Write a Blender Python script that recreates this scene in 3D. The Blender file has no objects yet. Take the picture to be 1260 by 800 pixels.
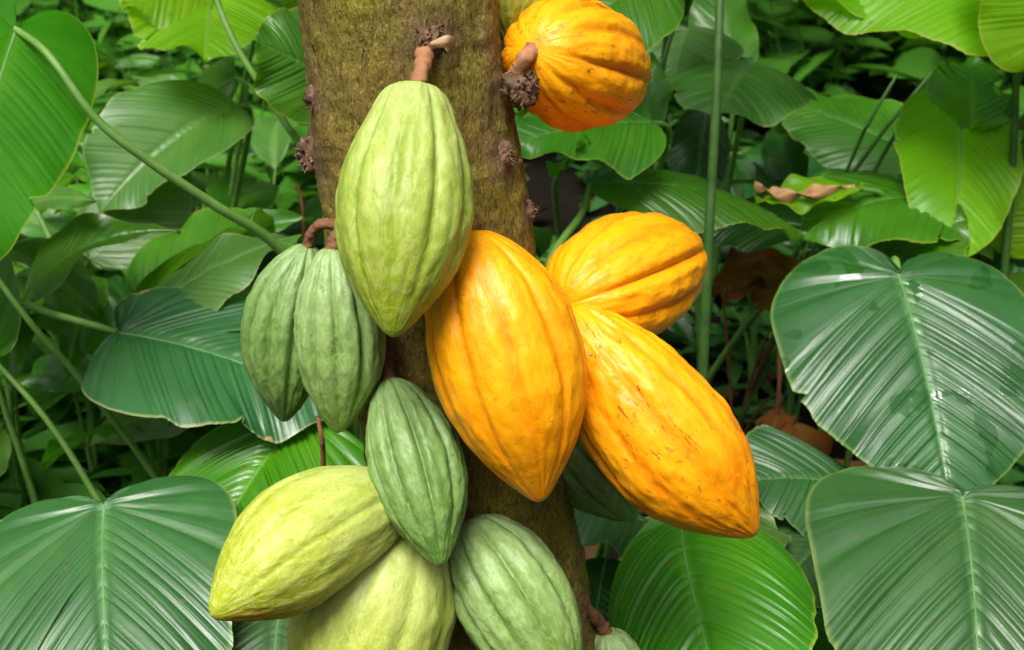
import bpy, math, random
import numpy as np
from mathutils import Vector, Matrix, noise as mnoise

random.seed(7); RNG = np.random.default_rng(7)
S = bpy.context.scene
COL = S.collection
R = math.radians

# ------------------------------------------------------------------ camera
PITCH = R(20.0); CAM = np.array([0.0, 0.0, 1.0]); FPX = 1731.0   # focal length in photo pixels (1260 wide)
cd = bpy.data.cameras.new('camera'); cam = bpy.data.objects.new('camera', cd); COL.objects.link(cam)
cam.location = CAM; cam.rotation_euler = (math.pi/2 - PITCH, 0, 0)
cd.sensor_width = 36; cd.lens = FPX/1260*36; cd.clip_start = .02; cd.clip_end = 400
cd.dof.use_dof = True; cd.dof.focus_distance = 0.97; cd.dof.aperture_fstop = 13
S.camera = cam
FW = np.array([0, math.cos(PITCH), -math.sin(PITCH)]); UP = np.array([0, math.sin(PITCH), math.cos(PITCH)]); RT = np.array([1.0, 0, 0])
def P(px, py, d): return CAM + d*(FW + RT*(px-630)/FPX + UP*(400-py)/FPX)
def CV(r, u, t): return RT*r + UP*u - FW*t        # right, up, towards the camera

# ------------------------------------------------------------------ world, sun, exposure
SUN_EL, SUN_AZ = R(59), R(-20)     # azimuth measured from straight behind the camera, negative = left
w = bpy.data.worlds.new('World'); S.world = w; w.use_nodes = True
nt = w.node_tree; nt.nodes.clear()
sk = nt.nodes.new('ShaderNodeTexSky'); sk.sky_type = 'NISHITA'; sk.sun_disc = False
sk.sun_elevation = SUN_EL; sk.dust_density = 6.0; sk.air_density = 1.0; sk.ozone_density = 1.0
sundir = np.array([math.sin(SUN_AZ)*math.cos(SUN_EL), -math.cos(SUN_AZ)*math.cos(SUN_EL), math.sin(SUN_EL)])
sk.sun_rotation = math.atan2(sundir[0], sundir[1])
hs = nt.nodes.new('ShaderNodeHueSaturation'); hs.inputs['Saturation'].default_value = .12
bgd = nt.nodes.new('ShaderNodeBackground'); bgd.inputs['Strength'].default_value = .078
wo = nt.nodes.new('ShaderNodeOutputWorld')
nt.links.new(sk.outputs[0], hs.inputs['Color']); nt.links.new(hs.outputs[0], bgd.inputs[0]); nt.links.new(bgd.outputs[0], wo.inputs[0])
sl = bpy.data.lights.new('sun', 'SUN'); sl.energy = 3.2; sl.angle = R(30); sl.color = (1, .96, .88)
so = bpy.data.objects.new('sun', sl); COL.objects.link(so)
so.rotation_euler = Vector(sundir).to_track_quat('Z', 'Y').to_euler(); so.location = (0, -3, 6)
S.view_settings.view_transform = 'Standard'; S.view_settings.look = 'None'
S.view_settings.exposure = 0.82; S.view_settings.gamma = 1
S.render.engine = 'CYCLES'
S.cycles.max_bounces = 8; S.cycles.transmission_bounces = 4; S.cycles.diffuse_bounces = 2

# ------------------------------------------------------------------ helpers
def tag(o, label=None, cat=None, group=None, kind=None):
    if label: o['label'] = label
    if cat: o['category'] = cat
    if group: o['group'] = group
    if kind: o['kind'] = kind
    return o
def empty(name, loc):
    o = bpy.data.objects.new(name, None); COL.objects.link(o); o.location = loc; o.empty_display_size = .05
    return o
def mesh_obj(name, V, F, mat, parent=None, attrs=None, smooth=True, origin=None, rot=None):
    """V in world space; origin is subtracted; the parent is an unrotated empty or mesh."""
    V = np.asarray(V, float)
    org = np.asarray(origin if origin is not None else (0, 0, 0), float)
    LV = V-org
    if rot is not None: LV = LV@rot          # columns of rot are the local axes
    me = bpy.data.meshes.new(name); me.from_pydata(LV.tolist(), [], F if isinstance(F, list) else F.tolist())
    if attrs:
        for k, a in attrs.items():
            at = me.attributes.new(k, 'FLOAT', 'POINT'); at.data.foreach_set('value', np.asarray(a, np.float32).ravel())
    me.materials.append(mat)
    if smooth: me.polygons.foreach_set('use_smooth', [True]*len(me.polygons))
    me.update()
    o = bpy.data.objects.new(name, me); COL.objects.link(o)
    if rot is not None: o.rotation_euler = Matrix(rot.tolist()).to_euler()
    if parent is not None:
        o.parent = parent
        pw = np.zeros(3); q = parent
        while q is not None: pw += np.array(q.location); q = q.parent
        o.location = org-pw
    else: o.location = org
    return o
def grid_faces(nu, nv, close_v=False):
    a = np.arange(nu*nv).reshape(nu, nv)
    if close_v: a = np.concatenate([a, a[:, :1]], 1)
    return np.stack([a[:-1, :-1], a[1:, :-1], a[1:, 1:], a[:-1, 1:]], -1).reshape(-1, 4)
def unit(v): v = np.asarray(v, float); return v/max(1e-9, np.linalg.norm(v))
def catmull(pts, n):
    p = np.asarray(pts, float); p = np.vstack([2*p[0]-p[1], p, 2*p[-1]-p[-2]])
    out = []; m = len(p)-3
    for t in np.linspace(0, m-1e-6, max(n, 2)):
        i = int(t); f = t-i; a, b, c, d = p[i:i+4]
        out.append(.5*(2*b+(c-a)*f+(2*a-5*b+4*c-d)*f*f+(3*b-a-3*c+d)*f**3))
    return np.array(out)
def tube(path, radii, seg=10, cap=True):
    path = np.asarray(path, float); n = len(path); radii = np.broadcast_to(np.asarray(radii, float), (n,))
    T = np.gradient(path, axis=0); T /= np.linalg.norm(T, axis=1)[:, None]+1e-12
    u = np.cross(T[0], [0.31, .2, .93]); u = unit(u); V = []
    for i in range(n):
        u = unit(u-T[i]*u.dot(T[i])); v = np.cross(T[i], u)
        for k in range(seg):
            a = 2*math.pi*k/seg; V.append(path[i]+radii[i]*(math.cos(a)*u+math.sin(a)*v))
    F = grid_faces(n, seg, True).tolist()
    if cap: F += [list(range(seg))[::-1], list(range((n-1)*seg, n*seg))]
    return np.array(V), F
def nz(p, s, o=3): return mnoise.fractal(Vector((p[0]*s, p[1]*s, p[2]*s)), .6, 2.1, o)
def join(parts):
    V = []; F = []; o = 0
    for v, f in parts:
        V.append(v); F += [[i+o for i in q] for q in (f if isinstance(f, list) else f.tolist())]; o += len(v)
    return np.vstack(V), F

# ------------------------------------------------------------------ materials
class N:
    def __init__(s, name):
        s.m = bpy.data.materials.new(name); s.m.use_nodes = True; s.t = s.m.node_tree; s.t.nodes.clear()
        s.out = s.t.nodes.new('ShaderNodeOutputMaterial'); s._c = None
    def n(s, typ, **k):
        q = s.t.nodes.new(typ)
        for a, b in k.items(): setattr(q, a, b)
        return q
    def set(s, sock, v):
        if hasattr(v, 'is_output'): s.t.links.new(v, sock)
        else: sock.default_value = v
    def coord(s, scale=(1, 1, 1), which='Object'):
        tc = s.n('ShaderNodeTexCoord'); mp = s.n('ShaderNodeMapping'); mp.inputs['Scale'].default_value = scale
        s.t.links.new(tc.outputs[which], mp.inputs[0]); return mp.outputs[0]
    def noise(s, scale, detail=4, rough=.6, co=None, dist=0):
        q = s.n('ShaderNodeTexNoise'); q.inputs['Scale'].default_value = scale; q.inputs['Detail'].default_value = detail
        q.inputs['Roughness'].default_value = rough; q.inputs['Distortion'].default_value = dist
        s.t.links.new(co if co is not None else s.coord(), q.inputs['Vector']); return q.outputs['Fac']
    def attr(s, name): return s.n('ShaderNodeAttribute', attribute_name=name).outputs['Fac']
    def ramp(s, fac, stops):
        q = s.n('ShaderNodeValToRGB'); e = q.color_ramp.elements
        while len(e) < len(stops): e.new(.5)
        for a, (p, c) in zip(e, stops):
            a.position = p; a.color = (c, c, c, 1) if not hasattr(c, '__len__') else (*c, 1)
        s.set(q.inputs[0], fac); return q.outputs[0]
    def mix(s, fac, a, b, blend='MIX'):
        q = s.n('ShaderNodeMix', data_type='RGBA', blend_type=blend)
        s.set(q.inputs[0], fac)
        for so_, v in ((q.inputs[6], a), (q.inputs[7], b)):
            s.set(so_, (*v, 1) if isinstance(v, tuple) and len(v) == 3 else v)
        return q.outputs[2]
    def math(s, op, a, b=0.0, clamp=False):
        q = s.n('ShaderNodeMath', operation=op, use_clamp=clamp); s.set(q.inputs[0], a); s.set(q.inputs[1], b); return q.outputs[0]
    def bump(s, h, strength, dist=.002, normal=None):
        q = s.n('ShaderNodeBump'); q.inputs['Strength'].default_value = strength; q.inputs['Distance'].default_value = dist
        s.set(q.inputs['Height'], h)
        if normal is not None: s.set(q.inputs['Normal'], normal)
        return q.outputs[0]
    def principled(s, col, rough=.5, normal=None, spec=.5, **k):
        q = s.n('ShaderNodeBsdfPrincipled')
        s.set(q.inputs['Base Color'], (*col, 1) if isinstance(col, tuple) else col); s.set(q.inputs['Roughness'], rough)
        s.set(q.inputs['Specular IOR Level'], spec)
        if normal is not None: s.set(q.inputs['Normal'], normal)
        for a, b in k.items(): s.set(q.inputs[a.replace('_', ' ')], b)
        return q.outputs[0]
    def done(s, sh): s.t.links.new(sh, s.out.inputs['Surface']); return s.m

def leaf_material(name, dark, light, vein, trans=.3, rough=.33, edge=None, wet=0.0, damage=0.0, under=None, spec=.5):
    m = N(name)
    obinfo = m.n('ShaderNodeObjectInfo').outputs['Random']
    co = m.coord()
    n1 = m.noise(9, 3, .6, co); v = m.attr('vein'); ed = m.attr('edge'); md = m.attr('mid')
    c = m.mix(m.ramp(n1, [(.3, 0.0), (.7, 1.0)]), dark, light)
    fine = m.noise(160, 2, .5, co)
    c = m.mix(m.math('MULTIPLY', fine, .22), c, tuple(x*.55 for x in dark))
    c = m.mix(m.math('MULTIPLY', v, .12), c, vein)
    c = m.mix(m.math('MULTIPLY', md, .35), c, vein)
    spot = m.ramp(m.noise(75, 2, .5, co), [(.715, 0.0), (.745, .75)]); c = m.mix(spot, c, (.13, .085, .025))
    blot = m.ramp(m.noise(5, 5, .7, co), [(.58, 0.0), (.75, .5)]); c = m.mix(blot, c, (light[0]*2.0+.02, light[1]*1.15, light[2]*.8))
    if edge: c = m.mix(m.ramp(ed, [(.90, 0.0), (.985, .75)]), c, edge)
    if damage > 0:
        dn = m.noise(22, 4, .65, co)
        dm = m.math('ADD', m.math('MULTIPLY', dn, 1.0), m.math('MULTIPLY', ed, .22))
        dmk = m.ramp(dm, [(1.0-damage*.5, 0.0), (1.03-damage*.5, 1.0)])
        c = m.mix(dmk, c, (.42, .30, .12))
    hsv = m.n('ShaderNodeHueSaturation'); var = m.attr('var')
    c = m.mix(m.math('MULTIPLY', var, .8), c, tuple(min(1, a_) for a_ in (light[0]*1.9, light[1]*1.5, light[2]*.9)))
    m.set(hsv.inputs['Value'], m.math('ADD', m.math('MULTIPLY', obinfo, .35), .82)); m.set(hsv.inputs['Hue'], m.math('ADD', m.math('MULTIPLY', obinfo, .02), .49)); m.set(hsv.inputs['Color'], c)
    c = hsv.outputs[0]
    geo = m.n('ShaderNodeNewGeometry').outputs['Backfacing']
    cu = m.mix(geo, c, m.mix(.5, c, under if under else tuple(min(1, x*1.7+.02) for x in light)))
    r = rough
    rn = m.noise(14, 4, .6, co)
    r = m.math('ADD', m.math('MULTIPLY', rn, .22), rough-.1)
    if wet > 0:
        wn = m.noise(16, 2, .45, co, .6)
        wm = m.ramp(wn, [(.62-wet*.1, 0.0), (.64-wet*.1, 1.0)])
        r = m.mix(wm, r, (.03, .03, .03)); cu = m.mix(m.math('MULTIPLY', wm, .35), cu, tuple(x*.8 for x in dark))
    nm = m.bump(m.noise(420, 2, .5, co), .12, .0008)
    nm = m.bump(n1, .25, .004, nm)
    fs = m.math('SINE', m.math('MULTIPLY', m.math('ADD', m.attr('vcoord'), m.math('MULTIPLY', m.noise(40, 2, .5, co), .25)), 25.13))
    nm = m.bump(fs, .14, .0006, nm)
    p = m.principled(cu, r, nm, spec)
    t = m.n('ShaderNodeBsdfTranslucent'); m.set(t.inputs['Color'], m.mix(.55, cu, tuple(min(1, a) for a in (light[0]*2.6+.03, light[1]*2.0+.05, light[2]*.7)), 'MIX'))
    mx = m.n('ShaderNodeMixShader'); mx.inputs[0].default_value = trans
    m.t.links.new(p, mx.inputs[1]); m.t.links.new(t.outputs[0], mx.inputs[2])
    return m.done(mx.outputs[0])
LM = {
 'deep':   leaf_material('deep_green_leaf', (.018, .082, .014), (.038, .135, .025), (.13, .29, .10), .14, .43, (.16, .24, .05), 0, 0, spec=1.0),
 'wet':    leaf_material('wet_deep_green_leaf', (.014, .076, .013), (.032, .128, .024), (.14, .30, .10), .12, .40, (.16, .25, .05), .25, 0, spec=.9),
 'mid':    leaf_material('mid_green_leaf', (.030, .15, .005), (.075, .25, .010), (.16, .38, .04), .3, .32, (.28, .36, .05), spec=.75),
 'bright': leaf_material('bright_green_leaf', (.035, .19, .002), (.08, .30, .004), (.18, .45, .03), .32, .33, (.32, .42, .04), spec=.8),
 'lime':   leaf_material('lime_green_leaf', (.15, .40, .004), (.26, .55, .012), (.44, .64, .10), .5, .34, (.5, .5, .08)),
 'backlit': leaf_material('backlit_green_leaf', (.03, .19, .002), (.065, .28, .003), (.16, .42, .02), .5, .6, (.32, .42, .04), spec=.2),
 'brown': leaf_material('withered_brown_leaf', (.13, .045, .008), (.30, .12, .02), (.32, .16, .05), .2, .6, spec=.2),
 'worn':   leaf_material('worn_green_leaf', (.014, .09, .02), (.035, .16, .035), (.12, .28, .10), .18, .38, (.34, .36, .14), 0, .36, spec=.8),
 'grey':   leaf_material('pale_green_leaf', (.055, .17, .020), (.10, .25, .035), (.24, .40, .12), .25, .42, (.3, .36, .12), 0, .2, spec=.8),
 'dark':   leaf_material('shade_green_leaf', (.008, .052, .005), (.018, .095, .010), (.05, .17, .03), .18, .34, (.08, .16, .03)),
}
def stem_material(name, a, b, rough=.5):
    m = N(name); n1 = m.noise(30, 3); nf = m.noise(300, 2)
    c = m.mix(m.ramp(n1, [(.35, 0.0), (.65, 1.0)]), a, b)
    return m.done(m.principled(c, rough, m.bump(nf, .3, .001)))
M_STEM = stem_material('green_leaf_stalk', (.10, .24, .035), (.17, .32, .07))
M_STEMD = stem_material('dark_leaf_stalk', (.03, .10, .015), (.07, .16, .03))
M_MID = stem_material('pale_midrib', (.075, .20, .06), (.13, .27, .09), .45)
M_PED = stem_material('red_brown_stalk', (.10, .042, .017), (.24, .10, .04), .8)
M_PEDL = stem_material('salmon_brown_stalk', (.22, .085, .035), (.42, .19, .09), .75)

def pod_material(name, ridge_c, furrow_c, tip_c, base_c, mott, mott_amt, scar=0.0, rough=.42, blush=None, speck=.3, spec=.4, bext=.42):
    m = N(name); co = m.coord(); cl = m.coord((1, 1, .4)); cs_ = m.coord((1, 1, .16)); t = m.attr('along'); rg = m.attr('ridge')
    n1 = m.noise(24, 4, .65, cl, .3); n2 = m.noise(130, 5, .65, cl, 1.2); n3 = m.noise(600, 2, .5, co); n4 = m.noise(60, 4, .6, cs_, .3)
    c = m.mix(m.ramp(rg, [(.2, 0.0), (.8, 1.0)]), furrow_c, ridge_c)
    c = m.mix(m.ramp(m.math('ADD', t, m.math('MULTIPLY', m.math('SUBTRACT', n1, .5), .5)), [(.5, 0.0), (.95, .9)]), c, tip_c)
    c = m.mix(m.ramp(m.math('ADD', t, m.math('MULTIPLY', m.math('SUBTRACT', n1, .5), .4)), [(.02, .9), (bext, 0.0)]), c, base_c)
    c = m.mix(m.math('MULTIPLY', m.ramp(n2, [(.45, 0.0), (.62, 1.0)]), mott_amt*.55), c, mott)
    sq = m.noise(75, 3, .55, cl, 2.2)
    c = m.mix(m.math('MULTIPLY', m.ramp(sq, [(.43, 0.0), (.50, 1.0), (.57, 0.0)]), mott_amt), c, mott)
    c = m.mix(m.math('MULTIPLY', m.ramp(n3, [(.52, 0.0), (.7, 1.0)]), mott_amt*.5), c, furrow_c)
    c = m.mix(m.math('MULTIPLY', m.ramp(n4, [(.35, 1.0), (.5, 0.0)]), .55), c, furrow_c)
    if blush:
        side = m.attr('side')
        c = m.mix(m.ramp(m.math('ADD', side, m.math('MULTIPLY', m.math('SUBTRACT', n1, .5), .7)), [(.55, 0.0), (1.0, .85)]), c, blush)
    pit = m.ramp(m.noise(190, 1, .4, co), [(.70, 0.0), (.73, 1.0)])
    c = m.mix(m.math('MULTIPLY', pit, speck), c, (.10, .06, .015))
    if scar > 0:
        sn = m.noise(150, 5, .72, cs_, .5)
        big = m.ramp(m.noise(22, 2, .5, cl), [(.46, 0.0), (.60, 1.0)])
        sm = m.math('MULTIPLY', m.ramp(sn, [(.60, 0.0), (.635, 1.0)]), m.math('MULTIPLY', big, scar))
        c = m.mix(sm, c, (.15, .05, .008))
    h = m.math('ADD', m.math('ADD', m.math('MULTIPLY', n2, .6), m.math('MULTIPLY', sq, .8)), m.math('MULTIPLY', n3, .2))
    nm = m.bump(h, .42, .0015)
    ro = m.math('ADD', m.math('MULTIPLY', n2, .3), rough-.12)
    return m.done(m.principled(c, ro, nm, spec))
PM = {
 'pale':   pod_material('pale_green_pod_husk', (.30, .385, .055), (.18, .27, .012), (.25, .325, .002), (.37, .45, .14), (.44, .50, .15), .45, speck=.15),
 'green':  pod_material('green_pod_husk', (.22, .34, .10), (.085, .18, .015), (.15, .26, .03), (.27, .39, .16), (.32, .43, .17), .55, speck=.3),
 'dark':   pod_material('deep_green_pod_husk', (.15, .27, .065), (.055, .13, .01), (.085, .19, .02), (.21, .33, .12), (.24, .36, .13), .5, speck=.35),
 'ylgreen':pod_material('yellow_green_pod_husk', (.39, .46, .055), (.24, .32, .006), (.30, .35, .002), (.44, .52, .20), (.52, .56, .16), .6, blush=(.60, .30, .006), speck=.2, bext=.62),
 'yellow': pod_material('orange_yellow_pod_husk', (.92, .375, .003), (.83, .23, .001), (.87, .29, .002), (.90, .35, .003), (.93, .49, .010), .22, scar=.3, rough=.36, speck=.3, spec=.32),  # yellow husks: ridge highlights put into the paler ridge colour
 'scarred':pod_material('scarred_orange_yellow_pod_husk', (.92, .365, .003), (.79, .19, .001), (.86, .275, .002), (.91, .37, .003), (.93, .49, .010), .22, scar=.8, rough=.36, speck=.45, spec=.32),
}
def bark_material():
    m = N('mossy_bark'); co = m.coord((1, 1, .42)); co2 = m.coord()
    f = m.noise(620, 4, .65, co); g = m.noise(330, 5, .7, co); b = m.noise(11, 4, .6, co2); k = m.noise(26, 3, .6, co2)
    base = m.mix(m.ramp(b, [(.38, 0.0), (.62, 1.0)]), (.165, .105, .024), (.205, .165, .022))
    base = m.mix(m.ramp(k, [(.46, 0.0), (.70, .7)]), base, (.25, .235, .013))
    base = m.mix(m.ramp(g, [(.36, .75), (.52, 0.0)]), base, (.04, .02, .007))
    base = m.mix(m.ramp(f, [(.54, 0.0), (.70, .75)]), base, (.46, .36, .12))
    lich = m.ramp(m.noise(34, 5, .7, co2), [(.62, 0.0), (.67, .55)]); base = m.mix(lich, base, (.24, .22, .13))
    crk = m.ramp(m.noise(60, 3, .6, m.coord((1, 1, 3.2)), 1.0), [(.30, .7), (.36, 0.0)]); base = m.mix(crk, base, (.05, .03, .012))
    sc = m.attr('scar'); base = m.mix(m.math('MULTIPLY', sc, .8), base, (.10, .055, .045))
    h = m.math('ADD', f, m.math('MULTIPLY', g, 1.3))
    return m.done(m.principled(base, .85, m.bump(h, .8, .0022), .25))
M_BARK = bark_material()
def knob_material():
    m = N('flower_cushion_bark'); f = m.noise(260, 4, .7); b = m.noise(60, 3)
    c = m.mix(m.ramp(b, [(.35, 0.0), (.65, 1.0)]), (.09, .05, .03), (.20, .115, .07))
    c = m.mix(m.ramp(f, [(.56, 0.0), (.68, .8)]), c, (.34, .22, .12))
    return m.done(m.principled(c, .85, m.bump(f, .8, .003), .25))
M_KNOB = knob_material()
M_FLAKE = stem_material('dry_flower_flake', (.42, .26, .14), (.55, .38, .22), .8)
def soil_material():
    m = N('forest_soil'); f = m.noise(60, 6, .7); b = m.noise(3, 4)
    c = m.mix(m.ramp(b, [(.35, 0.0), (.65, 1.0)]), (.010, .007, .005), (.024, .015, .009))
    c = m.mix(m.ramp(f, [(.52, 0.0), (.66, .6)]), c, (.05, .028, .014))
    return m.done(m.principled(c, .95, m.bump(f, 1.0, .03), .2))
def litter_material(name, a, b):
    m = N(name); n1 = m.noise(30, 3); r = m.n('ShaderNodeObjectInfo').outputs['Random']; v = m.attr('vein')
    c = m.mix(m.ramp(n1, [(.35, 0.0), (.65, 1.0)]), a, b); c = m.mix(m.math('MULTIPLY', v, .5), c, tuple(x*1.4 for x in b))
    return m.done(m.principled(c, .7, m.bump(n1, .4, .004), .3))
M_LIT = litter_material('dry_brown_leaf', (.10, .04, .012), (.26, .11, .03))
M_LITP = litter_material('dry_tan_leaf', (.26, .12, .045), (.48, .28, .13))

# ------------------------------------------------------------------ ground
n = 121
gx = np.linspace(-1, 1, n); gx = np.sign(gx)*(np.abs(gx)**2.2)*60
X, Y = np.meshgrid(gx, gx+2.5, indexing='ij')
Z = np.array([[.03*nz((x, y, 0), 1.3)+.012*nz((x, y, 3), 6) if abs(x) < 12 and abs(y) < 14 else 0 for x, y in zip(a, b)] for a, b in zip(X, Y)])
mesh_obj('ground', np.stack([X, Y, Z], -1).reshape(-1, 3), grid_faces(n, n), soil_material())
tag(bpy.data.objects['ground'], 'dark brown forest soil under the plants', kind='structure')

# ------------------------------------------------------------------ cacao tree
TY = 1.0                                            # the trunk stands in the plane y = TY
def dT(py): return TY/(math.cos(PITCH)+(400-py)/FPX*math.sin(PITCH))
def tcx(py): return 490+100*py/640.0 - 6*math.sin(min(max(py, 0), 700)/700*math.pi)
def thw(py): return np.interp(py, [-200, 0, 100, 230, 330, 640, 800, 1100], [118, 121, 121, 126, 125, 119, 121, 138])
T_TOPPY = -520
def axis_z(py): return P(630, py, dT(py))[2]
_pys = np.linspace(T_TOPPY, 1250, 300)
_zs = np.array([axis_z(p) for p in _pys]); _xs = np.array([P(tcx(p), p, dT(p))[0] for p in _pys]); _rs = np.array([thw(p)*dT(p)/FPX for p in _pys])
_o = np.argsort(_zs); _zs, _xs, _rs = _zs[_o], _xs[_o], _rs[_o]
def trunk_at(z): return np.interp(z, _zs, _xs), TY, np.interp(z, _zs, _rs)
def O(px, py, off):                                  # a point `off` metres in front of the trunk axis (towards the camera, horizontally)
    b = (400-py)/FPX; d = (TY-off)/(math.cos(PITCH)+b*math.sin(PITCH)); return P(px, py, d)
def surf(px, py, sink=.004):                         # point of the trunk surface seen at a pixel
    c = P(tcx(py), py, dT(py)); r = thw(py)*dT(py)/FPX
    x = P(px, py, dT(py)-r*.8)[0]; dx = max(-r*.98, min(r*.98, x-c[0]))
    off = math.sqrt(r*r-dx*dx)
    q = O(px, py, off); cx = trunk_at(q[2])[0]
    a = np.array([q[0]-cx, q[1]-TY, 0]); a = unit(a); return np.array([cx, TY, q[2]])+a*(r-sink), a
knobs = [  # px, py, size px, kind
 (527, 50, 24, 1), (637, 106, 25, 1, .034), (619, 192, 19, 1), (658, 262, 17, 1), (384, 121, 18, 1), (382, 190, 27, 2), (655, 200, 11, 0), (722, 742, 12, 0), (676, 384, 13, 0), (474, 432, 16, 0), (425, 286, 13, 0)]
knobp = [((O(q[0], q[1], q[4]), unit([.6, -.8, 0])) if len(q) > 4 else surf(q[0], q[1]))+(q[2]/FPX, q[3]) for q in knobs]
tree = empty('cacao_tree', (trunk_at(0)[0], TY, 0))
tag(tree, 'cacao tree with mossy brown trunk carrying green and orange pods', 'tree')
nu, nv = 360, 160
V = []; scar = []
ztop = 2.3
_zz = np.concatenate([np.linspace(-.06, .3, 30), np.linspace(.31, 1.05, 290), np.linspace(1.07, ztop, 40)])
zlow, xlow = _zs[0], _xs[0]
for z in _zz:
    cx, cy, r = trunk_at(z)
    if z > _zs[-1]: cx = _xs[-1]+(_xs[-1]-_xs[-40])/(_zs[-1]-_zs[-40])*(z-_zs[-1]); r *= max(.75, 1-.12*(z-_zs[-1]))
    flare = 1+.5*math.exp(-max(z, 0)/.09)
    for k in range(nv):
        a = 2*math.pi*k/nv; ca, sa = math.cos(a), math.sin(a)
        p = np.array([cx+r*ca, cy+r*sa, z])
        rr = r*flare*(1+.035*nz((ca*.8, sa*.8, z*2.2), 1.6)+.026*nz((ca, sa, z*6), 4)) + .0016*nz((p[0], p[1], p[2]*.4), 90)+.0010*nz((p[0]*.35, p[1]*.35, p[2]), 130)
        s = 0
        for kp, ka, ks, kk in knobp:
            dd = np.linalg.norm(p-kp); q = math.exp(-(dd/(ks*1.5))**2); rr += .22*ks*q; s = max(s, q)
        V.append((cx+rr*ca, cy+rr*sa, z)); scar.append(s)
F = grid_faces(len(_zz), nv, True).tolist(); F.append(list(range((len(_zz)-1)*nv, len(_zz)*nv)))
mesh_obj('trunk', V, F, M_BARK, tree, {'scar': scar}, origin=np.array(tree.location))

def ico(sub=3):
    import bmesh
    bm = bmesh.new(); bmesh.ops.create_icosphere(bm, subdivisions=sub, radius=1)
    v = np.array([x.co[:] for x in bm.verts]); f = [[q.index for q in p.verts] for p in bm.faces]; bm.free(); return v, f
ICO3, ICO1, ICO2 = ico(4), ico(1), ico(2)
for kp, ka, ks, kk in knobp:
    parts = []
    v = ICO3[0].copy(); amp = .33
    v = np.array([q*(1+amp*nz(q+kp*40, 2.0)+.32*abs(nz(q+kp*17, 5))+.12*nz(q, 14)) for q in v])
    v = v*np.array([1, .75, 1.15])*ks*.72 + kp + ka*ks*.25
    parts.append((v, ICO3[1]))
    rr = random.Random(int(ks*1e5)+int(kp[2]*1e4))
    for i in range(60 if kk else 30):
        dv = unit([rr.gauss(0, 1), rr.gauss(0, 1), rr.gauss(0, 1)]); dv = unit(dv+ka*.6)
        q = kp+ka*ks*.25+dv*np.array([1, .75, 1.15])*ks*rr.uniform(.55, .82); ln = ks*rr.uniform(.12, .42)
        el = unit(dv+np.array([rr.gauss(0, .6), rr.gauss(0, .6), rr.gauss(0, .6)]))
        parts.append(tube(np.array([q-el*ln*.3, q+el*ln*.3+np.array([rr.gauss(0, .1), 0, rr.gauss(0, .1)])*ln, q+el*ln]), np.array([.11, .085, .03])*ks*rr.uniform(.5, 1.2), 5))
    V, F = join(parts)
    mesh_obj('flower_cushion', V, F, M_KNOB, tree, origin=kp)
# dried flower flake curling off the topmost cushion
fp = catmull([surf(524, 52, -.012)[0], surf(534, 46, -.022)[0], surf(545, 49, -.018)[0], surf(551, 62, -.01)[0]], 14)
fw = np.interp(np.linspace(0, 1, 14), [0, .3, .8, 1], [.002, .0048, .003, .0003])
sd = np.array([.25, -.3, .9])
top = np.stack([fp-sd*fw[:, None]+np.array([0, .0012, 0]), fp+np.array([0, -.002, 0]), fp+sd*fw[:, None]+np.array([0, .001, 0])], 1).reshape(-1, 3)
mesh_obj('dried_flower', np.vstack([top, top+np.array([0, .0012, 0])]), np.vstack([grid_faces(14, 3), grid_faces(14, 3)[:, ::-1]+42]), M_FLAKE, tree, origin=fp[0])

# upper limbs and crown of the cacao tree, above the picture
def limb(a, b, c, r0, r1, seg=12):
    p = catmull([a, b, c], 16); v, f = tube(p, np.linspace(r0, r1, 16), seg)
    o = mesh_obj('limb', v, f, M_BARK, tree, {'scar': np.zeros(len(v))}, origin=a); return p
tx = _xs[-1]+(_xs[-1]-_xs[-40])/(_zs[-1]-_zs[-40])*(ztop-_zs[-1])
crownpts = []
for k in range(5):
    a = 2*math.pi*k/5+.5; A = np.array([tx, TY, ztop-.05]); L = 1.0+.25*(k % 2)
    p = limb(A, A+np.array([math.cos(a)*.4*L, math.sin(a)*.4*L, .38]), A+np.array([math.cos(a)*1.2*L, math.sin(a)*1.2*L, .75]), .045, .012)
    crownpts += list(p[6:])
def blade_block(cs, ds, ns, Ls, Ws, nseg=4, droop=.35):
    """many simple lance leaves as one vertex block"""
    m_ = len(cs); ts = np.linspace(0, 1, nseg+1); prof = np.array([.06]+[math.sin(math.pi*t**.8)**.8 for t in ts[1:-1]]+[.02])
    side = np.cross(ds, ns); side /= np.linalg.norm(side, axis=1)[:, None]+1e-9
    V = np.zeros((m_, nseg+1, 3, 3))
    for i, t in enumerate(ts):
        c = cs+ds*(Ls*t)[:, None]-np.array([0, 0, 1.0])*(droop*Ls*t*t)[:, None]
        hw = (Ws*prof[i]*.5)[:, None]
        V[:, i, 1] = c-ns*hw*.25; V[:, i, 0] = c-side*hw; V[:, i, 2] = c+side*hw
    g = grid_faces(nseg+1, 3); F = (g[None]+(np.arange(m_)*(nseg+1)*3)[:, None, None]).reshape(-1, 4)
    mid = np.zeros((m_, nseg+1, 3)); mid[:, :, 1] = 1
    return V.reshape(-1, 3), F, mid.ravel()
def rand_dirs(m_, zlo, zhi):
    a = RNG.uniform(0, 2*np.pi, m_); z = RNG.uniform(zlo, zhi, m_); h = np.sqrt(np.clip(1-z*z, 0, 1)); return np.stack([np.cos(a)*h, np.sin(a)*h, z], 1)
m_ = 170; idx = RNG.integers(0, len(crownpts), m_)
cs = np.array(crownpts)[idx]+RNG.normal(0, .16, (m_, 3)); ds = rand_dirs(m_, -.5, .35); ns = rand_dirs(m_, .5, 1); ns -= ds*np.sum(ns*ds, 1)[:, None]; ns /= np.linalg.norm(ns, axis=1)[:, None]
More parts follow.
